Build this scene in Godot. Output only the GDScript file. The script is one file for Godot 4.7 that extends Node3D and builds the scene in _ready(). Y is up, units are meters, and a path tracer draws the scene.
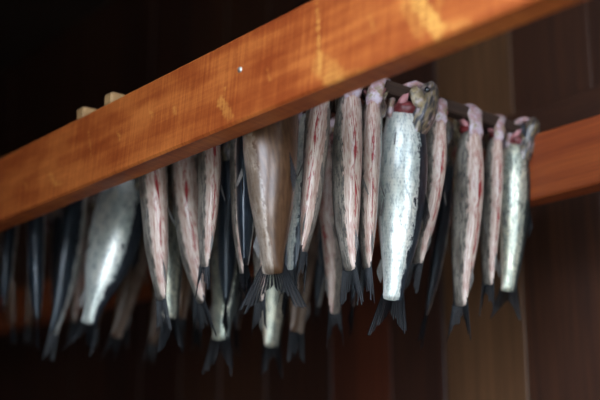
extends Node3D
# A smokehouse corner: fish drying on laths that lie across two beams. x runs from the doorway wall to the rear wall, z along the beams.

const RIGHT := Vector3(0.766, 0, 0.643)      # across the view, used to describe which way a fish turns
const TOWARD := Vector3(-0.643, 0, 0.766)    # from the fish to the doorway
const LATH_Y := 1.957

# lath z (negated), x on the lath, sideways lean in metres, length, turn of the belly (0 = towards the doorway side), twist, bend, depth, width, skin, belly slit, label
const FISH := [
	[0.866, 0.892, -0.0274, 0.2896, -92, 0, 0.004, 1.08, 1.05, 0, 0, "bright silver fish hung broadside, red throat gaping open, beside the slim pink one"],
	[0.866, 1.096, -0.0263, 0.2505, -85, -5, 0.004, 0.88, 1, 1, 0, "mottled grey silver fish, rightmost of the row, in front of the rear beam"],
	[0.866, 1.056, -0.0223, 0.2467, 6, 35, -0.002, 0.9, 0.72, 3, 1, "slim pink belly-on fish right beside the rightmost mottled silver fish"],
	[0.866, 1.006, -0.0267, 0.2832, 18, 25, 0.002, 1, 0.86, 3, 1, "pink belly-on fish with ragged narrow tail, third from the right end"],
	[0.866, 0.947, -0.0390, 0.2340, 14, 30, 0.006, 0.95, 0.85, 3, 1, "pink slit-bellied fish curving left, just right of the bright silver broadside fish"],
	[0.945, 1.055, -0.0479, 0.2801, 170, 0, 0.006, 0.8, 0.55, 4, 0, "thin near-black fish hanging behind the right-hand pink fish, tail leaning left"],
	[0.866, 0.839, -0.0121, 0.2545, -6, 35, -0.003, 1, 0.8, 3, 1, "slim pink fish directly left of the bright silver broadside fish"],
	[0.866, 0.803, -0.0020, 0.2615, 4, 40, -0.006, 1.05, 0.95, 3, 1, "plump pink slit-bellied fish hanging just below the beam, right of the centre"],
	[0.866, 0.756, -0.0234, 0.2473, 10, -35, 0.004, 1, 0.85, 3, 1, "pink belly-on fish leaning left, its thin dark tail reaching the fan-tailed brown fish"],
	[0.945, 0.813, -0.0305, 0.2464, -146, 0, 0.002, 0.95, 0.85, 0, 0, "narrow blue-silver fish with dark blotches, between the brown fish and the pink ones"],
	[0.866, 0.685, 0.0050, 0.2833, -166, 76, 0, 1.06, 1.75, 2, 0, "big brown-backed fish with pale flank and a wide splayed tail, centre of the row"],
	[0.945, 0.718, -0.0014, 0.2550, 172, 0, -0.002, 0.9, 0.75, 4, 0, "black-backed fish hanging close to the left of the big brown-backed fish"],
	[1.107, 0.814, -0.0045, 0.2712, 178, 0, -0.002, 1, 0.85, 4, 0, "dark blue-black fish seen from its back, long thin tail, left of the brown fish"],
	[1.020, 0.715, -0.0040, 0.2432, 8, 35, 0.003, 1, 0.82, 3, 1, "slim pink fish with red slit, between the dark backs and the pale curved fish"],
	[1.107, 0.742, 0.0326, 0.2770, -14, 45, -0.01, 1.1, 1.05, 3, 1, "pale pink fish curving to the right toward its tail, left half of the row"],
	[1.107, 0.689, 0.0249, 0.2785, 4, 35, -0.004, 1, 0.95, 3, 1, "reddish-streaked belly-on fish, second to the right of the large bright silver fish"],
	[1.300, 0.782, -0.0655, 0.2821, -97, 0, 0.006, 1.45, 1.25, 0, 0, "large bright silver fish with dark gill slit, tail swung left, left part of the row"],
	[1.420, 0.882, -0.0502, 0.2764, 138, 0, 0.005, 0.95, 0.85, 2, 0, "brown-backed fish with pale blue flank, tail forked, right behind the large silver fish"],
	[1.420, 0.763, -0.0343, 0.2796, 160, 0, 0.007, 1, 0.85, 4, 0, "dark fish with blue glints, directly left of the large bright silver fish"],
	[1.550, 0.720, -0.0038, 0.2139, 178, 0, 0, 0.95, 0.75, 4, 0, "dark glinting fish at the far left edge of the row"],
	[1.420, 0.691, 0.0192, 0.2668, -170, 0, -0.002, 0.9, 0.75, 4, 0, "dark slim fish second from the far left edge"],
	[1.300, 0.926, -0.0021, 0.1932, 165, 0, 0, 0.9, 0.75, 4, 0, "shadowed dark fish behind the slim pink fish of the left half"],
	[1.020, 0.760, 0.0081, 0.2466, 14, 0, -0.002, 0.95, 0.75, 3, 1, "dim pink fish half hidden between two black-backed fish"],
	[1.300, 0.882, -0.0106, 0.2554, 150, 0, 0, 0.95, 0.8, 2, 0, "brown fish with a pale strip, its tail below the pale curved pink fish"],
	[1.175, 0.870, -0.0218, 0.3075, -105, 0, 0.004, 0.98, 0.9, 1, 0, "greenish silver fish hanging low, its tail below the two dark backs"],
	[1.175, 0.952, -0.0151, 0.3098, -62, 0, 0, 0.95, 0.9, 1, 0, "pale mottled fish with the lowest tail, under the splayed tail of the brown fish"],
	[1.107, 0.940, -0.0162, 0.2975, 130, 0, 0.002, 0.9, 0.8, 2, 0, "dim olive brown fish, low tail to the right of the pale mottled one"],
	[1.020, 0.907, 0.0030, 0.2833, -40, 0, 0.004, 0.95, 0.8, 3, 1, "pinkish yellow fish hanging behind the two plump pink fish of the centre"],
	[1.175, 1.040, -0.0187, 0.2337, 160, 0, 0, 0.9, 0.8, 4, 0, "dark reddish fish in shadow behind the pink fish leaning left"],
	[1.020, 0.849, -0.0143, 0.2533, 175, 0, 0, 0.9, 0.75, 4, 0, "black fish in shadow right behind the splayed tail of the brown fish"],
	[1.020, 0.975, -0.0273, 0.2638, 172, 0, 0, 0.9, 0.7, 4, 0, "dark fish in shadow behind the plump pink fish right of the centre"],
	[1.020, 0.807, -0.0123, 0.2776, 30, 0, 0, 0.9, 0.75, 3, 1, "dim pink fish behind the big brown-backed fish"],
	[1.550, 1.021, -0.0393, 0.2570, 150, 0, 0, 1, 0.85, 2, 0, "shadowed brown fish whose low tail hangs below the reddish-streaked fish"],
	[1.175, 0.758, 0.0139, 0.2870, -60, 0, -0.003, 0.95, 0.8, 1, 0, "grey fish in shadow between the reddish-streaked and the pale curved fish"],
	[1.550, 0.933, -0.0070, 0.2345, -40, 0, 0, 0.95, 0.8, 3, 0, "dim pale fish whose tail shows between two brown tails, left part"],
	[1.550, 0.883, -0.0115, 0.2386, 150, 0, 0, 0.95, 0.8, 2, 0, "dim brown fish just behind the tail of the large bright silver fish"],
	[1.550, 0.835, -0.0005, 0.2344, 40, 0, 0, 0.95, 0.8, 3, 0, "dim pinkish fish in shadow, behind the dark fish with blue glints"],
	[1.550, 0.799, 0.0068, 0.2328, -165, 0, 0, 0.95, 0.8, 4, 0, "shadowed fish to the left behind the dark fish with blue glints"],
	[1.690, 0.836, -0.0098, 0.2224, 165, 0, 0, 1, 0.8, 2, 0, "dim brown fish behind the two dark fish of the far left"],
	[1.690, 0.773, 0.0288, 0.2324, -150, 0, 0, 1, 0.8, 2, 0, "farthest dim fish in the lower left corner of the row"],
	[1.420, 0.981, -0.0006, 0.2430, 165, 0, 0, 0.95, 0.8, 4, 0, "dark fish in deep shadow behind the pale curved fish"],
	[1.300, 0.971, -0.0022, 0.2640, 170, 0, 0, 0.95, 0.8, 4, 0, "dark fish in deep shadow to the right of the greenish silver fish"],
]

var M := {}
var counts := {}
var rng := RandomNumberGenerator.new()

func _ready():
	rng.seed = 77
	# ---- camera
	var cam := Camera3D.new()
	cam.name = "camera"
	cam.position = Vector3(0, 1.5, 0)
	cam.rotation_degrees = Vector3(14.87, -40.0, 0)
	var lens := CameraAttributesPhysical.new()
	lens.frustum_focal_length = 66.0
	lens.exposure_aperture = 2.7
	lens.frustum_focus_distance = 1.2
	cam.attributes = lens
	add_child(cam)
	cam.fov = rad_to_deg(2.0 * atan(200.0 / 1100.0))
	cam.current = true
	# ---- sky and exposure: an overcast day outside the open doorway
	var env := Environment.new()
	env.background_mode = Environment.BG_SKY
	var sm := ProceduralSkyMaterial.new()
	sm.sky_top_color = Color(0.78, 0.86, 0.96)
	sm.sky_horizon_color = Color(0.88, 0.92, 0.97)
	sm.ground_bottom_color = Color(0.30, 0.29, 0.25)
	sm.ground_horizon_color = Color(0.45, 0.45, 0.42)
	sm.sky_energy_multiplier = 1.0
	var sky := Sky.new()
	sky.sky_material = sm
	env.sky = sky
	env.tonemap_mode = Environment.TONE_MAPPER_LINEAR
	env.tonemap_exposure = 14.5
	env.sdfgi_enabled = true
	env.ssao_enabled = true
	env.ssil_enabled = true
	var we := WorldEnvironment.new()
	we.name = "environment"
	we.environment = env
	add_child(we)
	# ---- the place
	make_materials()
	build_room()
	build_beams()
	build_laths()
	for i in FISH.size():
		build_fish(FISH[i], i)

# ------------------------------------------------------------------ helpers
func numbered(called: String) -> String:
	var n: int = counts.get(called, 0)
	counts[called] = n + 1
	return called if n == 0 else "%s_%03d" % [called, n]

func put(called: String, mesh: Mesh, m: Material, parent: Node = null) -> MeshInstance3D:
	var o := MeshInstance3D.new()
	o.name = called if parent else numbered(called)
	o.mesh = mesh
	o.material_override = m
	o.cast_shadow = GeometryInstance3D.SHADOW_CASTING_SETTING_ON
	(parent if parent else self).add_child(o, true)
	return o

func tag(o: Node, label: String, category: String, group := "") -> void:
	o.set_meta("label", label)
	o.set_meta("category", category)
	if group != "":
		o.set_meta("group", group)

func quad(st: SurfaceTool, a: Vector3, b: Vector3, c: Vector3, d: Vector3, ua := Vector2.ZERO, ub := Vector2.ZERO, uc := Vector2.ZERO, ud := Vector2.ZERO) -> void:
	for q in [[a, ua], [b, ub], [c, uc], [a, ua], [c, uc], [d, ud]]:
		st.set_uv(q[1])
		st.add_vertex(q[0])

# a board from lo to hi with chamfered edges; UV runs in metres, v along the given axis (0 x, 1 y, 2 z)
func board(lo: Vector3, hi: Vector3, ch: float, along: int, uv0 := Vector2.ZERO) -> ArrayMesh:
	var st := SurfaceTool.new()
	st.begin(Mesh.PRIMITIVE_TRIANGLES)
	st.set_smooth_group(-1)
	var c := (lo + hi) * 0.5
	var h := (hi - lo) * 0.5
	var faces := []
	for ax in 3:
		for sg in [-1.0, 1.0]:
			var u := (ax + 1) % 3
			var v := (ax + 2) % 3
			var pts := []
			for k in [[-1, -1], [1, -1], [1, 1], [-1, 1]]:
				var p := Vector3.ZERO
				p[ax] = sg * h[ax]
				p[u] = k[0] * (h[u] - ch)
				p[v] = k[1] * (h[v] - ch)
				pts.append(p)
			faces.append(pts)
	# chamfers
	for ax in 3:
		var u := (ax + 1) % 3
		var v := (ax + 2) % 3
		for su in [-1.0, 1.0]:
			for sv in [-1.0, 1.0]:
				var pts := []
				for k in [[-1, 0], [1, 0], [1, 1], [-1, 1]]:
					var p := Vector3.ZERO
					p[ax] = k[0] * (h[ax] - ch)
					p[u] = su * (h[u] - (ch if k[1] == 1 else 0.0))
					p[v] = sv * (h[v] - (0.0 if k[1] == 1 else ch))
					pts.append(p)
				faces.append(pts)
	for pts in faces:
		var n: Vector3 = (pts[1] - pts[0]).cross(pts[2] - pts[0])
		var mid: Vector3 = (pts[0] + pts[2]) * 0.5
		if n.dot(mid) > 0:
			pts.reverse()
		var big := 0
		for k in 3:
			if absf(n[k]) > absf(n[big]):
				big = k
		var uvs := []
		for p in pts:
			var w: Vector3 = p + c
			var other := 3 - big - along
			if big == along:
				uvs.append(uv0 + Vector2(w[(along + 1) % 3], w[(along + 2) % 3]))
			else:
				uvs.append(uv0 + Vector2(w[other], w[along]))
		quad(st, pts[0], pts[1], pts[2], pts[3], uvs[0], uvs[1], uvs[2], uvs[3])
	st.generate_normals()
	# vertices were built about the centre; the caller places the node there
	return st.commit()

func place_board(called: String, lo: Vector3, hi: Vector3, ch: float, along: int, m: Material, parent: Node = null, uv0 := Vector2.ZERO) -> MeshInstance3D:
	var o := put(called, board(lo, hi, ch, along, uv0), m, parent)
	o.position = (lo + hi) * 0.5
	return o

# ------------------------------------------------------------------ materials
func wood(dark: Color, light: Color, sd: int, rough: float, spec := 0.5) -> StandardMaterial3D:
	# grain runs along v: the picture is 0.25 m wide and 1.6 m long
	var w := 192
	var h := 512
	var img := Image.create(w, h, false, Image.FORMAT_RGB8)
	var a := FastNoiseLite.new()
	a.seed = sd
	a.frequency = 1.0
	a.fractal_octaves = 3
	var r := RandomNumberGenerator.new()
	r.seed = sd
	for y in h:
		for x in w:
			# wrap round both ways
			var ang := TAU * x / w
			var an2 := TAU * y / h
			var q := Vector3(cos(ang) * 2.2, sin(ang) * 2.2, sin(an2) * 0.5)
			var n1 := a.get_noise_3d(q.x, q.y, q.z + cos(an2) * 0.35)
			var n2 := a.get_noise_3d(q.x * 6.0, q.y * 6.0, q.z * 3.0 + cos(an2) * 2.0)
			var n3 := a.get_noise_3d(q.x * 20.0, q.y * 20.0, q.z * 12.0 + 9.0)
			var k := clampf(0.5 + 0.75 * n1 + 0.45 * n2 + 0.22 * n3, 0.0, 1.0)
			img.set_pixel(x, y, dark.lerp(light, k))
	var m := StandardMaterial3D.new()
	m.albedo_texture = ImageTexture.create_from_image(img)
	m.uv1_scale = Vector3(4.0, 0.62, 1)
	m.roughness = rough
	m.metallic_specular = spec
	return m

func plain(c: Color, rough: float, metal := 0.0) -> StandardMaterial3D:
	var m := StandardMaterial3D.new()
	m.albedo_color = c
	m.roughness = rough
	m.metallic = metal
	return m

func blotched(a: Color, b: Color, c: Color, sd: int) -> StandardMaterial3D:
	var n := 128
	var img := Image.create(n, n, false, Image.FORMAT_RGB8)
	var f := FastNoiseLite.new()
	f.seed = sd
	f.frequency = 0.05
	f.fractal_octaves = 3
	for y in n:
		for x in n:
			var k := f.get_noise_2d(x, y)
			var q := f.get_noise_2d(x + 400.0, y)
			img.set_pixel(x, y, a.lerp(b, clampf(0.3 + 2.2 * k, 0, 1)).lerp(c, clampf(q * 3.0 - 0.3, 0, 1)))
	var m := StandardMaterial3D.new()
	m.albedo_texture = ImageTexture.create_from_image(img)
	m.uv1_triplanar = true
	m.uv1_scale = Vector3(14, 14, 14)
	m.roughness = 0.36
	return m

# fish skin: u runs round the body (0 and 1 the belly line, 0.5 the back), v from shoulder to tail
func skin(back: Color, back2: Color, flank: Color, flank2: Color, belly: Color, belly2: Color, back_half: float, belly_half: float, sd: int, mottle: float, silver: float, blood := 0.0) -> StandardMaterial3D:
	var w := 224
	var h := 384
	var img := Image.create(w, h, false, Image.FORMAT_RGB8)
	var met := Image.create(w, h, false, Image.FORMAT_RGB8)
	var a := FastNoiseLite.new()
	a.seed = sd
	a.frequency = 1.0
	a.fractal_octaves = 3
	for y in h:
		var v := float(y) / h
		for x in w:
			var u := float(x) / w
			var ang := TAU * u
			var cx := cos(ang) * 1.3
			var cy := sin(ang) * 1.3
			var n1 := a.get_noise_3d(cx, cy, v * 5.0)
			var n2 := a.get_noise_3d(cx * 4.0, cy * 4.0, v * 16.0 + 7.0)
			var n3 := a.get_noise_3d(cx * 11.0, cy * 11.0, v * 40.0 + 3.0)
			var ns := a.get_noise_3d(cx * 7.0, cy * 7.0, v * 9.0 + 31.0)
			var from_back := absf(u - 0.5) * 360.0 + n2 * 14.0 + n3 * 8.0 + n1 * 8.0
			var from_belly := minf(u, 1.0 - u) * 360.0 + n2 * 12.0 + n3 * 6.0
			# scales in diagonal rows
			var row := v * 70.0
			var col := u * 44.0 + (0.5 if int(row) % 2 == 1 else 0.0)
			var sx := fposmod(col, 1.0) - 0.5
			var sy := fposmod(row, 1.0)
			var edge := 1.0 if sx * sx * 3.2 + (1.0 - sy) * (1.0 - sy) < 0.82 else 0.94
			var c: Color
			var k := 0.0
			if from_back < back_half:
				c = back.lerp(back2, clampf(0.5 + n2 + ns * 0.8, 0, 1))
				c = c * (0.55 + 0.45 * edge)
				k = 0.25
			elif from_belly < belly_half:
				c = belly.lerp(belly2, clampf(0.5 + 1.1 * ns + 0.8 * n2 + 0.5 * n1, 0, 1))
				if blood > 0.0:   # blood stains left by the gutting
					c = c.lerp(Color(0.55, 0.17, 0.16), clampf((n2 + 0.5 * n3 - 0.30) * 6.0, 0, 1) * blood * (1.0 if from_belly < 26.0 else 0.3))
				k = 0.0
			else:
				c = flank.lerp(flank2, clampf(0.45 + 1.1 * n1 + 0.7 * n2, 0, 1))
				var spots := clampf((n3 + 0.7 * n2 - 0.22) * 5.0, 0, 1) * mottle
				c = c.lerp(back2, spots)
				c = c * edge
				k = silver * (1.0 - spots)
			if v > 0.87:   # the blotched skin of the head
				var h1 := a.get_noise_3d(cx * 2.5, cy * 2.5, v * 60.0)
				var h2 := a.get_noise_3d(cx * 2.0 + 9.0, cy * 2.0, v * 45.0)
				c = Color(0.15, 0.14, 0.15).lerp(Color(0.50, 0.43, 0.31), clampf(0.45 + 2.2 * h1, 0, 1))
				c = c.lerp(Color(0.62, 0.55, 0.56), clampf(h2 * 3.0 - 0.2, 0, 1))
				k = 0.1
			c.a = 1.0
			img.set_pixel(x, y, c)
			met.set_pixel(x, y, Color(k, k, k))
	var m := StandardMaterial3D.new()
	m.albedo_texture = ImageTexture.create_from_image(img)
	m.metallic = 1.0
	m.metallic_texture = ImageTexture.create_from_image(met)
	m.roughness = 0.38
	m.clearcoat_enabled = true
	m.clearcoat = 0.5
	m.clearcoat_roughness = 0.25
	return m

func make_materials():
	M.beam = beam_material()
	M.shaded_rear_beam = wood(Color(0.48, 0.20, 0.08), Color(0.62, 0.31, 0.135), 8, 0.5)  # front beam wood made darker: the shade at the rear is in the colour
	M.plank = []
	var tones := [[Color(0.19, 0.10, 0.06), Color(0.30, 0.17, 0.10)], [Color(0.31, 0.20, 0.12), Color(0.44, 0.30, 0.19)], [Color(0.17, 0.085, 0.055), Color(0.26, 0.14, 0.085)], [Color(0.24, 0.11, 0.065), Color(0.36, 0.16, 0.08)]]
	for i in 4:
		M.plank.append(wood(tones[i][0], tones[i][1], 20 + i, 0.55))
	M.old = wood(Color(0.16, 0.10, 0.07), Color(0.24, 0.16, 0.10), 31, 0.7)
	M.lath = wood(Color(0.60, 0.45, 0.29), Color(0.74, 0.58, 0.39), 41, 0.65)
	M.ground = wood(Color(0.58, 0.57, 0.53), Color(0.70, 0.69, 0.65), 51, 0.9)
	M.nail = plain(Color(0.85, 0.85, 0.83), 0.35, 0.9)
	M.skins = [
		skin(Color(0.09, 0.11, 0.14), Color(0.18, 0.22, 0.25), Color(0.95, 0.94, 0.89), Color(0.82, 0.84, 0.80), Color(0.93, 0.93, 0.90), Color(0.86, 0.84, 0.80), 48, 30, 3, 0.3, 0.45),
		skin(Color(0.16, 0.18, 0.18), Color(0.26, 0.28, 0.26), Color(0.90, 0.88, 0.78), Color(0.68, 0.70, 0.64), Color(0.87, 0.82, 0.74), Color(0.74, 0.64, 0.54), 50, 30, 4, 0.75, 0.6),
		skin(Color(0.29, 0.19, 0.11), Color(0.38, 0.27, 0.18), Color(0.66, 0.59, 0.53), Color(0.44, 0.37, 0.31), Color(0.86, 0.80, 0.74), Color(0.76, 0.66, 0.58), 76, 30, 5, 0.5, 0.12),
		skin(Color(0.13, 0.14, 0.17), Color(0.22, 0.22, 0.22), Color(0.64, 0.60, 0.55), Color(0.44, 0.40, 0.36), Color(0.83, 0.75, 0.69), Color(0.69, 0.55, 0.49), 56, 52, 6, 0.7, 0.25, 0.6),
		skin(Color(0.09, 0.11, 0.14), Color(0.18, 0.22, 0.25), Color(0.95, 0.94, 0.89), Color(0.82, 0.84, 0.80), Color(0.93, 0.93, 0.90), Color(0.86, 0.84, 0.80), 74, 30, 7, 0.5, 0.45),
	]
	M.flesh = blotched(Color(0.40, 0.13, 0.13), Color(0.28, 0.08, 0.08), Color(0.50, 0.27, 0.27), 73)
	M.slit = plain(Color(0.60, 0.13, 0.14), 0.35)
	M.jaw = blotched(Color(0.74, 0.67, 0.70), Color(0.60, 0.42, 0.42), Color(0.52, 0.45, 0.32), 71)
	M.arch = plain(Color(0.66, 0.44, 0.44), 0.35)
	M.gill = blotched(Color(0.58, 0.50, 0.36), Color(0.34, 0.29, 0.22), Color(0.66, 0.60, 0.58), 72)
	M.gill_dark = plain(Color(0.14, 0.15, 0.18), 0.3, 0.3)
	M.eye = plain(Color(0.05, 0.05, 0.06), 0.15)
	M.tail = plain(Color(0.05, 0.053, 0.062), 0.4)
	M.tail.metallic_specular = 0.3
	M.fin = plain(Color(0.42, 0.40, 0.38), 0.45)

# the varnished front beam: grain along v (z), saw marks across it, resin streaks and scuffs where the photograph shows them
func beam_material() -> StandardMaterial3D:
	var w := 2048
	var h := 128
	var img := Image.create(w, h, false, Image.FORMAT_RGB8)
	var a := FastNoiseLite.new()
	a.seed = 12
	a.frequency = 1.0
	a.fractal_octaves = 4
	var dark := Color(0.58, 0.25, 0.09)
	var light := Color(0.79, 0.44, 0.20)
	var resin := Color(0.88, 0.62, 0.30)
	# streaks: from (s, y) to (s, y), half width, strength
	var marks := [
		[0.716, 1.945, 0.712, 1.872, 0.0022, 0.9], [0.712, 1.880, 0.690, 1.860, 0.010, 0.55], [0.70, 1.862, 0.66, 1.853, 0.007, 0.4],
		[0.590, 1.902, 0.566, 1.866, 0.007, 1.2], [0.600, 1.898, 0.585, 1.872, 0.007, 0.5], [0.566, 1.866, 0.535, 1.862, 0.004, 0.6], [0.560, 1.915, 0.566, 1.870, 0.003, 0.5],
		[0.645, 1.905, 0.640, 1.890, 0.0025, 0.5], [0.60, 1.93, 0.606, 1.90, 0.002, 0.4],
		[0.868, 1.888, 0.852, 1.868, 0.006, 0.55], [0.860, 1.900, 0.862, 1.880, 0.002, 0.5],
		[1.236, 1.892, 1.222, 1.876, 0.004, 0.5], [1.222, 1.878, 1.205, 1.872, 0.003, 0.4],
		[1.142, 1.925, 1.132, 1.892, 0.002, 0.5], [1.072, 1.906, 1.066, 1.896, 0.0025, 0.6], [0.955, 1.905, 0.95, 1.897, 0.003, 0.5],
		[1.004, 1.914, 0.998, 1.908, 0.003, 0.5], [0.79, 1.90, 0.786, 1.886, 0.0018, 0.45], [1.31, 1.90, 1.30, 1.885, 0.0025, 0.35],
	]
	for x in w:
		var s := 0.2 + 1.8 * x / w
		var saw := a.get_noise_2d(s * 260.0, 0.5)
		for y in h:
			var yy := 1.95 - 0.1 * y / h
			var sl := s + (yy - 1.9) * 0.12
			var grain := a.get_noise_2d(s * 3.0 + 4.0, yy * 60.0)
			var fine := a.get_noise_2d(s * 14.0, yy * 420.0 + 30.0)
			var cut := a.get_noise_2d(sl * 150.0, yy * 5.0 + 11.0)
			var cut2 := a.get_noise_2d(sl * 420.0, yy * 14.0 + 50.0)
			var blot := a.get_noise_2d(s * 7.0 + 20.0, yy * 18.0)
			var k := clampf(0.5 + 0.4 * grain + 0.15 * fine + 0.28 * cut + 0.4 * cut2 + 0.7 * blot + 0.1 * saw, 0, 1)
			var c := dark.lerp(light, k)
			var p := Vector2(s, yy)
			var wob := a.get_noise_2d(s * 90.0, yy * 160.0) * 0.004
			for m in marks:
				if absf(s - m[0]) > 0.09:
					continue
				var p0 := Vector2(m[0], m[1])
				var p1 := Vector2(m[2], m[3])
				var t: float = clampf((p - p0).dot(p1 - p0) / (p1 - p0).length_squared(), 0, 1)
				var d := p.distance_to(p0.lerp(p1, t)) + wob
				var f: float = clampf((m[4] * 1.3 - d) / 0.003, 0, 1) * m[5] * 1.0 * clampf(0.75 + 1.2 * cut2 + 0.8 * fine, 0.2, 1.0)
				c = c.lerp(resin, f)
			img.set_pixel(x, y, c)
	var m := StandardMaterial3D.new()
	m.albedo_texture = ImageTexture.create_from_image(img)
	m.roughness = 0.5
	return m

# ------------------------------------------------------------------ the setting
func structure(o: Node) -> Node:
	o.set_meta("kind", "structure")
	return o

func label_structure(o: Node, text: String) -> void:
	o.set_meta("label", text)
	structure(o)

func build_room():
	# rear wall of upright planks, every plank its own piece
	var wall := Node3D.new()
	wall.name = "wall_rear"
	add_child(wall)
	wall.position = Vector3(1.3, 0, -1.2)
	label_structure(wall, "dark stained wall of upright planks behind the fish")
	var back := put("backing", board(Vector3(0.022, 0, -2.3), Vector3(0.10, 2.72, 2.1), 0.002, 1), M.old, wall)
	back.position = Vector3(0.061, 1.36, -0.1)
	var seams := [-0.9, -0.75, -0.6, -0.44, -0.29, -0.14, 0.0, 0.15, 0.30, 0.45, 0.59, 0.74, 0.885, 1.032, 1.193, 1.315, 1.466, 1.653, 1.80, 1.94, 2.10, 2.25, 2.41, 2.56, 2.70, 2.86, 3.01, 3.15, 3.3, 3.5]
	var tone := {12: 0, 13: 1, 14: 2, 15: 3, 16: 2, 17: 0, 11: 0}
	for i in seams.size() - 1:
		var lo := Vector3(1.30 + rng.randf_range(0, 0.003), 0.0, -seams[i + 1] + 0.001)
		var hi := Vector3(1.322, 2.72, -seams[i] - 0.001)
		var k: int = tone.get(i, [0, 2, 2, 0][rng.randi() % 4])
		var o := place_board("plank", lo, hi, 0.0015, 1, M.plank[k], wall, Vector2(rng.randf() * 3.0, rng.randf() * 3.0))
		o.position -= wall.position
	# a rail nailed along the wall behind the rear beam
	label_structure(place_board("trim_1", Vector3(1.278, 1.965, -3.5), Vector3(1.30, 2.063, 0.9), 0.003, 2, M.plank[0]), "dark wooden rail along the rear wall above the rear beam")
	# end wall, near wall, doorway wall, floor, ceiling
	var lw := Node3D.new()
	lw.name = "wall_left"
	add_child(lw)
	lw.position = Vector3(0.3, 0, -3.55)
	label_structure(lw, "dark end wall of upright planks at the left")
	for i in 14:
		var o := place_board("plank", Vector3(-0.8 + i * 0.157 + 0.001, 0, -3.6), Vector3(-0.8 + (i + 1) * 0.157 - 0.001, 2.72, -3.5 + rng.randf_range(-0.003, 0)), 0.0015, 1, M.plank[[0, 2, 2, 0][rng.randi() % 4]], lw, Vector2(rng.randf() * 3.0, rng.randf() * 3.0))
		o.position -= lw.position
	var rw := Node3D.new()
	rw.name = "wall_right"
	add_child(rw)
	rw.position = Vector3(0.3, 0, 0.95)
	label_structure(rw, "end wall with an unglazed window opening, at the right, out of view")
	for q in [[Vector3(-0.8, 0, 0.9), Vector3(1.4, 1.0, 1.0)], [Vector3(-0.8, 2.45, 0.9), Vector3(1.4, 2.72, 1.0)], [Vector3(-0.8, 1.0, 0.9), Vector3(-0.28, 2.45, 1.0)], [Vector3(0.62, 1.0, 0.9), Vector3(1.4, 2.45, 1.0)]]:
		var o := place_board("wall_panel", q[0], q[1], 0.002, 1, M.old, rw)
		o.position -= rw.position
	var dw := Node3D.new()
	dw.name = "wall_front"
	add_child(dw)
	dw.position = Vector3(-0.35, 0, 0)
	label_structure(dw, "wall with the open doorway, behind the viewer")
	for b in [[Vector3(-0.4, 0, -3.5), Vector3(-0.3, 2.72, -0.5)], [Vector3(-0.4, 0, 0.82), Vector3(-0.3, 2.72, 0.9)], [Vector3(-0.4, 2.5, -0.5), Vector3(-0.3, 2.72, 0.82)]]:
		var o := place_board("wall_panel", b[0], b[1], 0.002, 1, M.old, dw)
		o.position -= dw.position
	label_structure(place_board("floor", Vector3(-0.8, -0.1, -3.6), Vector3(1.4, 0.0, 1.0), 0.002, 2, M.old), "wooden floor below the fish, out of view")
	label_structure(place_board("ceiling", Vector3(-0.8, 2.72, -3.6), Vector3(1.4, 2.82, 1.0), 0.002, 2, M.old), "dark board ceiling")
	label_structure(place_board("ground", Vector3(-14, -0.3, -12), Vector3(14, -0.1, 14), 0.01, 0, M.ground), "pale gravel ground outside the doorway, out of view")

# ------------------------------------------------------------------ beams and laths
func build_beams():
	var lo := Vector3(0.622, 1.857, -3.5)
	var hi := Vector3(0.654, 1.950, 0.9)
	var b := Node3D.new()
	b.name = "beam"
	add_child(b)
	b.position = Vector3(0.638, 1.857, -1.3)
	tag(b, "orange brown wooden beam with resin streaks, running in front of the fish", "beam", "beams carrying the laths")
	var mesh := board(lo, hi, 0.0025, 2)
	var core := put("timber", mesh, M.beam, b)
	core.position = (lo + hi) * 0.5 - b.position
	# the face carries its own drawn streaks: u along the beam, v down it
	core.mesh = beam_mesh(lo, hi, 0.0025)
	var nail := SphereMesh.new()
	nail.radius = 0.0032
	nail.height = 0.004
	nail.radial_segments = 14
	nail.rings = 6
	var nl := put("nail", nail, M.nail, b)
	nl.position = Vector3(0.6215, 1.912, -0.835) - b.position
	nl.rotation_degrees = Vector3(0, 0, 90)
	nl.set_meta("label", "small shiny nail head")
	var r := place_board("beam", Vector3(1.106, 1.863, -3.5), Vector3(1.140, 1.950, 0.9), 0.0025, 2, M.shaded_rear_beam)
	tag(r, "reddish brown wooden beam at the rear, darkened in colour for shade, right of the last fish", "beam", "beams carrying the laths")

func beam_mesh(lo: Vector3, hi: Vector3, ch: float) -> ArrayMesh:
	var src := board(lo, hi, ch, 2)
	var arr := src.surface_get_arrays(0)
	var vs: PackedVector3Array = arr[Mesh.ARRAY_VERTEX]
	var ns: PackedVector3Array = arr[Mesh.ARRAY_NORMAL]
	var uv := PackedVector2Array()
	var c := (lo + hi) * 0.5
	for i in vs.size():
		var p := vs[i] + c
		var u := (-p.z - 0.2) / 1.8
		var v := (1.95 - p.y) / 0.1
		if absf(ns[i].y) > 0.8:
			v = (p.x - 0.622) / 0.1 + (0.5 if ns[i].y < 0 else 0.0)
			u += 0.37
		uv.append(Vector2(u, v))
	arr[Mesh.ARRAY_TEX_UV] = uv
	var out := ArrayMesh.new()
	out.add_surface_from_arrays(Mesh.PRIMITIVE_TRIANGLES, arr)
	return out

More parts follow.
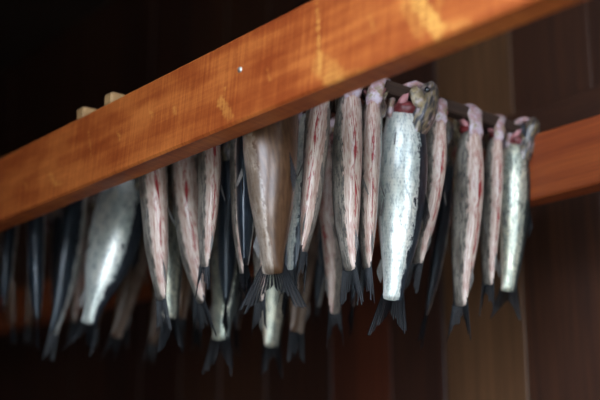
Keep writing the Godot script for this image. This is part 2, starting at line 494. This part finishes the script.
func build_laths():
	# s, front end, what sets it apart
	var laths := [
		[0.866, 0.645, "smoke-darkened lath threaded through the rightmost row of fish heads"],
		[0.945, 0.645, "smoke-darkened lath just behind the rightmost row, carrying the thin near-black fish"],
		[1.02, 0.645, "pale lath carrying the dark-backed fish left of the centre"],
		[1.107, 0.626, "pale lath whose end pokes over the beam top, the right one of two"],
		[1.175, 0.626, "pale lath whose end pokes over the beam top, the left one of two"],
		[1.30, 0.645, "dark lath hidden behind the beam, carrying the dark fish with blue glints"],
		[1.42, 0.645, "dark lath hidden behind the beam, third from the far left"],
		[1.55, 0.645, "dark lath hidden behind the beam, second from the far left"],
		[1.69, 0.645, "dark lath hidden behind the beam, at the far left"],
	]
	for l in laths:
		var s: float = l[0]
		var o := place_board("lath", Vector3(l[1], 1.950, -s - 0.009), Vector3(1.138, 1.966, -s + 0.009), 0.002, 0, M.lath if s > 1.0 and s < 1.2 else M.old, null, Vector2(s * 3.1, s))  # the middle laths use the pale wood, all others the darker one
		tag(o, l[2], "lath", "laths across the two beams")

# ------------------------------------------------------------------ fish
var fp := {}   # the fish being built: l, tw, bend, dep, wid

const PROFILE := [   # share of the length, depth, width, offset to the belly
	[0.074, 0.020, 0.016, 0.012], [0.077, 0.075, 0.050, 0.012], [0.088, 0.118, 0.078, 0.008], [0.11, 0.142, 0.092, 0.004], [0.16, 0.162, 0.104, 0.003],
	[0.23, 0.180, 0.112, 0.004], [0.31, 0.190, 0.115, 0.005], [0.40, 0.188, 0.111, 0.005], [0.49, 0.174, 0.102, 0.003], [0.58, 0.152, 0.097, 0.001],
	[0.66, 0.128, 0.086, 0.0], [0.72, 0.108, 0.070, 0.0], [0.77, 0.092, 0.054, 0.0], [0.81, 0.083, 0.040, 0.0], [0.838, 0.080, 0.028, 0.0], [0.852, 0.072, 0.014, 0.0], [0.856, 0.03, 0.004, 0.0]]

func spine(p: float) -> Vector3:
	return Vector3(0, -p * fp.l, 0) + fp.bend * sin(PI * clampf(p, 0, 1))

func at(p: float, x: float, z: float) -> Vector3:   # x sideways, z towards the belly, both shares of the length
	return spine(p) + Basis(Vector3.UP, deg_to_rad(fp.tw) * p) * Vector3(x * fp.l, 0, z * fp.l)

func prof(p: float) -> Array:
	for i in PROFILE.size() - 1:
		if p <= PROFILE[i + 1][0]:
			var t: float = clampf((p - PROFILE[i][0]) / (PROFILE[i + 1][0] - PROFILE[i][0]), 0, 1)
			return [lerpf(PROFILE[i][1], PROFILE[i + 1][1], t) * lerpf(fp.dep, 1.0, smoothstep(0.55, 0.85, p)), lerpf(PROFILE[i][2], PROFILE[i + 1][2], t) * fp.wid, lerpf(PROFILE[i][3], PROFILE[i + 1][3], t)]
	return [0.03, 0.01, 0.0]

func loft(st: SurfaceTool, rings: Array, n: int) -> void:   # each ring: PackedVector3Array of n + 1 points, v
	for i in rings.size() - 1:
		for j in n:
			var a: Vector3 = rings[i][0][j]
			var b: Vector3 = rings[i][0][j + 1]
			var c: Vector3 = rings[i + 1][0][j + 1]
			var d: Vector3 = rings[i + 1][0][j]
			var u0 := float(j) / n
			var u1 := float(j + 1) / n
			quad(st, a, b, c, d, Vector2(u0, rings[i][1]), Vector2(u1, rings[i][1]), Vector2(u1, rings[i + 1][1]), Vector2(u0, rings[i + 1][1]))

func section(p: float, dep: float, wid: float, off: float, n: int, dent := 0.0, vv := -1.0) -> Array:
	var pts := PackedVector3Array()
	for j in n + 1:
		var f := TAU * (j % n) / n
		var z := cos(f)
		var x := sin(f)
		# belly and back a little keeled
		var k := 1.0 - 0.10 * absf(x * z)
		var zz := z * dep * 0.5 * k
		if dent > 0.0 and (j % n) == 0:
			zz -= dent
		pts.append(at(p, x * wid * 0.5 * k, off + zz))
	return [pts, p if vv < 0.0 else vv]

func body_mesh(slit: bool) -> ArrayMesh:
	var st := SurfaceTool.new()
	st.begin(Mesh.PRIMITIVE_TRIANGLES)
	st.set_smooth_group(1)
	var n := 28
	var rings := []
	for i in PROFILE.size() - 1:
		var steps := 1 if i < 3 or i > 13 else 3
		for k in steps:
			var p: float = lerpf(PROFILE[i][0], PROFILE[i + 1][0], float(k) / steps)
			var q := prof(p)
			rings.append(section(p, q[0], q[1], q[2], n, 0.007 if slit and p > 0.17 and p < 0.66 else 0.0))
	var last := PROFILE.size() - 1
	rings.append(section(PROFILE[last][0], PROFILE[last][1], PROFILE[last][2], 0.0, n))
	loft(st, rings, n)
	# the head, bent back over the lath, part of the same skin
	st.set_smooth_group(2)
	var hr := []
	var side_slip := Vector3(fp.slip, 0, 0)
	var dd: float = fp.dep
	var ww: float = fp.wid
	for r in [[0.17, 0.09, 0.080, -0.030], [0.13, 0.118, 0.096, -0.038], [0.09, 0.126, 0.100, -0.050], [0.045, 0.120, 0.094, -0.062], [0.0, 0.104, 0.084, -0.074], [-0.035, 0.080, 0.068, -0.084], [-0.062, 0.050, 0.046, -0.090], [-0.074, 0.016, 0.016, -0.092]]:
		hr.append(section(r[0], r[1] * dd, r[2] * ww, r[3] * dd, n, 0.0, 0.89 + 0.10 * hr.size() / 8.0))
	for i in hr.size():
		var slip: Vector3 = Vector3(rng.randf_range(-0.004, 0.004), 0, 0) + side_slip * i
		for j in n + 1:
			hr[i][0][j] += slip
	hr.reverse()
	loft(st, hr, n)
	st.generate_normals()
	return st.commit()

func lump(c: Vector3, rad: Vector3, tilt: Basis, wild := 0.0) -> ArrayMesh:
	var st := SurfaceTool.new()
	st.begin(Mesh.PRIMITIVE_TRIANGLES)
	st.set_smooth_group(1)
	var n := 12
	var rings := []
	var rough := FastNoiseLite.new()
	rough.seed = rng.randi() % 1000
	rough.frequency = 1.1
	for i in 9:
		var th := PI * i / 8.0
		var pts := PackedVector3Array()
		for j in n + 1:
			var f := TAU * (j % n) / n
			var e := Vector3(sin(th) * sin(f), cos(th), sin(th) * cos(f))
			pts.append(c + tilt * (e * rad) * (1.0 + wild * rough.get_noise_3dv(e)))
		rings.append([pts, i / 8.0])
	loft(st, rings, n)
	st.generate_normals()
	return st.commit()

func jaw_mesh() -> ArrayMesh:
	var st := SurfaceTool.new()
	st.begin(Mesh.PRIMITIVE_TRIANGLES)
	st.set_smooth_group(1)
	var n := 12
	var rings := []
	var path := [[0.13, 0.055, 0.05], [0.09, 0.062, 0.074], [0.05, 0.058, 0.080], [0.012, 0.048, 0.086], [-0.018, 0.028, 0.088], [-0.038, 0.0, 0.082], [-0.050, -0.036, 0.060], [-0.056, -0.070, 0.02]]
	for i in path.size():
		var e: Array = path[i]
		var e0: Array = path[maxi(i - 1, 0)]
		var e1: Array = path[mini(i + 1, path.size() - 1)]
		var dir := Vector2(-(e1[0] - e0[0]), e1[1] - e0[1]).normalized()   # (up, belly)
		var nrm := Vector2(-dir.y, dir.x)
		var fat := rng.randf_range(0.7, 1.25)
		var th := rng.randf_range(0.009, 0.022) if i > 0 and i < path.size() - 1 else 0.002
		var pts := PackedVector3Array()
		for j in n + 1:
			var f := TAU * (j % n) / n
			var off := nrm * cos(f) * th
			pts.append(at(e[0] - off.x, sin(f) * e[2] * 0.5 * fp.wid * fat, (e[1] + off.y) * fp.dep) + Vector3(fp.slip * i * 0.8, 0, 0))
		rings.append([pts, float(i)])
	loft(st, rings, n)
	st.generate_normals()
	return st.commit()

# a fin of separate rays: each ray a thin tapering blade; roots and tips given as [p, x, z]
func fin_mesh(roots: Array, tips: Array, thick: float, ragged: float) -> ArrayMesh:
	var st := SurfaceTool.new()
	st.begin(Mesh.PRIMITIVE_TRIANGLES)
	st.set_smooth_group(-1)
	for i in roots.size() - 1:
		var t := rng.randf_range(1.0 - ragged, 1.0)
		var a: Vector3 = at(roots[i][0], roots[i][1], roots[i][2])
		var b: Vector3 = at(roots[i + 1][0], roots[i + 1][1], roots[i + 1][2])
		var c: Vector3 = a.lerp(at(tips[i][0], tips[i][1], tips[i][2]), t)
		var d: Vector3 = b.lerp(at(tips[i + 1][0], tips[i + 1][1], tips[i + 1][2]), t)
		var mid := c.lerp(d, rng.randf_range(0.35, 0.65))
		c = mid.lerp(c, 0.78)
		d = mid.lerp(d, 0.78)
		var n := (b - a).cross(c - a)
		if n.length() < 1e-12:
			continue
		n = n.normalized() * thick * fp.l
		var m0 := (a + b) * 0.5
		var m1 := (c + d) * 0.5
		for sg in [-1.0, 1.0]:
			var r0: Vector3 = m0 + n * sg
			var r1: Vector3 = m1 + n * sg * 0.4
			if sg > 0:
				quad(st, a, r0, r1, c)
				quad(st, r0, b, d, r1)
			else:
				quad(st, a, c, r1, r0)
				quad(st, r0, r1, d, b)
	st.generate_normals()
	return st.commit()

func caudal(spread: float) -> ArrayMesh:
	var roots := []
	var tips := []
	var n := 16
	var curl := rng.randf() * TAU
	for i in n + 1:
		var q := 2.0 * i / n - 1.0
		roots.append([0.825 - 0.012 * absf(q), 0.0, q * 0.040])
		tips.append([0.895 + 0.135 * pow(absf(q), 0.8) - 0.012 * pow(absf(q), 8.0), 0.012 * sin(q * 4.0 + curl) + 0.012 * sin(curl), q * 0.080 * spread + 0.010 * cos(curl)])
	return fin_mesh(roots, tips, 0.0035, 0.24)

func edge_fin(p0: float, p1: float, side: float, length: float, sweep: float, x := 0.0) -> ArrayMesh:
	var roots := []
	var tips := []
	var n := 7
	for i in n + 1:
		var t := float(i) / n
		var p := lerpf(p0, p1, t)
		var q := prof(p)
		var z: float = q[2] + side * (q[0] * 0.5 - 0.004)
		if x != 0.0:
			z = q[2] + side * q[0] * 0.36
		roots.append([p, x * q[1] * 0.40, z])
		tips.append([p + sweep * (1.0 - 0.35 * t), x * (q[1] * 0.5 + 0.008), z + side * length * (1.0 - 0.55 * t)])
	return fin_mesh(roots, tips, 0.002, 0.10)

func slit_mesh() -> ArrayMesh:
	var st := SurfaceTool.new()
	st.begin(Mesh.PRIMITIVE_TRIANGLES)
	st.set_smooth_group(1)
	var n := 40
	var gaps := [rng.randf_range(0.25, 0.4), rng.randf_range(0.55, 0.72)]
	var prev := []
	for i in n + 1:
		var t := float(i) / n
		var p := lerpf(0.18, 0.65, t)
		var q := prof(p)
		var w: float = 0.0008 + 0.0065 * pow(absf(sin(t * PI * 2.0 + float(gaps[0]) * 9.0)), 3.0) * sin(PI * t)
		for g in gaps:
			if absf(t - g) < 0.05:
				w *= 0.35
		var z: float = q[2] + q[0] * 0.5
		var cx := 0.004 * sin(t * 11.0 + float(gaps[1]) * 20.0)
		var now := [at(p, cx - w, z - 0.0045), at(p, cx, z - 0.0065), at(p, cx + w, z - 0.0045), at(p, cx + w, z - 0.016), at(p, cx - w, z - 0.016)]
		if i > 0:
			for k in 5:
				quad(st, prev[k], prev[(k + 1) % 5], now[(k + 1) % 5], now[k])
		prev = now
	st.generate_normals()
	return st.commit()

func build_fish(d: Array, idx: int):
	rng.seed = 500 + idx * 13
	var s: float = d[0]
	var t: float = d[1]
	var lean: float = d[2]
	var l: float = d[3]
	var psi: float = deg_to_rad(d[4])
	var head := Vector3(t, LATH_Y, -s)
	var drop := sqrt(maxf(l * l - lean * lean, 0.0001))
	var down := (RIGHT * lean + Vector3.DOWN * drop).normalized()
	var belly := (TOWARD * cos(psi) + RIGHT * sin(psi))
	var up := -down
	belly = (belly - up * belly.dot(up)).normalized()
	var side := up.cross(belly).normalized()
	var root := Node3D.new()
	root.name = numbered("dried_fish")
	add_child(root)
	root.transform = Transform3D(Basis(side, up, belly), head)
	var skin_no: int = d[9]
	tag(root, d[11], "fish", "fish hung to dry on the laths")
	var bend_dir: Vector3 = root.transform.basis.inverse() * RIGHT
	fp = {"l": l, "tw": d[5], "bend": bend_dir * float(d[6]), "dep": d[7], "wid": d[8] * 1.15, "slip": rng.randf_range(-0.0018, 0.0018)}
	put("body", body_mesh(d[10] == 1), M.skins[skin_no], root)
	var cavity := put("gill_cavity", lump(at(0.066, 0, 0.0), Vector3(0.046 * fp.wid, 0.042, 0.056 * fp.dep) * l, Basis(), 0.35), M.flesh, root)
	cavity.set_meta("label", "dark red opened throat")
	put("lower_jaw", jaw_mesh(), M.jaw, root).set_meta("label", "pale jaw hooked over the lath")
	for sx in [-1.0, 1.0]:
		var tilt := Basis(Vector3.RIGHT, rng.randf_range(0.3, 0.8)) * Basis(Vector3.FORWARD, sx * rng.randf_range(0.1, 0.5)) * Basis(Vector3.UP, sx * rng.randf_range(0.2, 0.8))
		put("gill_cover", lump(at(0.022, sx * 0.046 * fp.wid, -0.040 * fp.dep), Vector3(0.010, 0.044, 0.030 * fp.dep) * l, tilt, 0.3), M.gill_dark if sx * (idx % 2 - 0.5) > 0 else M.gill, root)
		put("gill_arch", lump(at(0.045, sx * 0.036 * fp.wid, 0.018 * fp.dep), Vector3(0.012, 0.040, 0.016) * l, Basis(Vector3.RIGHT, -0.6) * Basis(Vector3.FORWARD, sx * 0.5), 0.6), M.arch, cavity)
		put("eye", lump(at(-0.018, sx * 0.036 * fp.wid, -0.076 * fp.dep), Vector3(0.008, 0.012, 0.012) * l, Basis()), M.eye, root)
		put("pelvic_fin", edge_fin(0.46, 0.49, 1.0, 0.012, 0.08, sx), M.fin, root)
		put("pectoral_fin", edge_fin(0.135, 0.165, 0.55, 0.02, 0.11, sx), M.fin, root)
	put("dorsal_fin", edge_fin(0.40, 0.50, -1.0, 0.026, 0.11), M.tail, root)
	put("anal_fin", edge_fin(0.68, 0.75, 1.0, 0.018, 0.07), M.fin, root)
	put("tail_fin", caudal(1.8 if skin_no == 2 and idx == 10 else (1.05 if skin_no < 2 and idx < 20 else rng.randf_range(0.6, 1.0))), M.tail, root).set_meta("label", "dark forked tail fin")
	if d[10] == 1:
		put("belly_slit", slit_mesh(), M.slit, root).set_meta("label", "red cut along the belly")
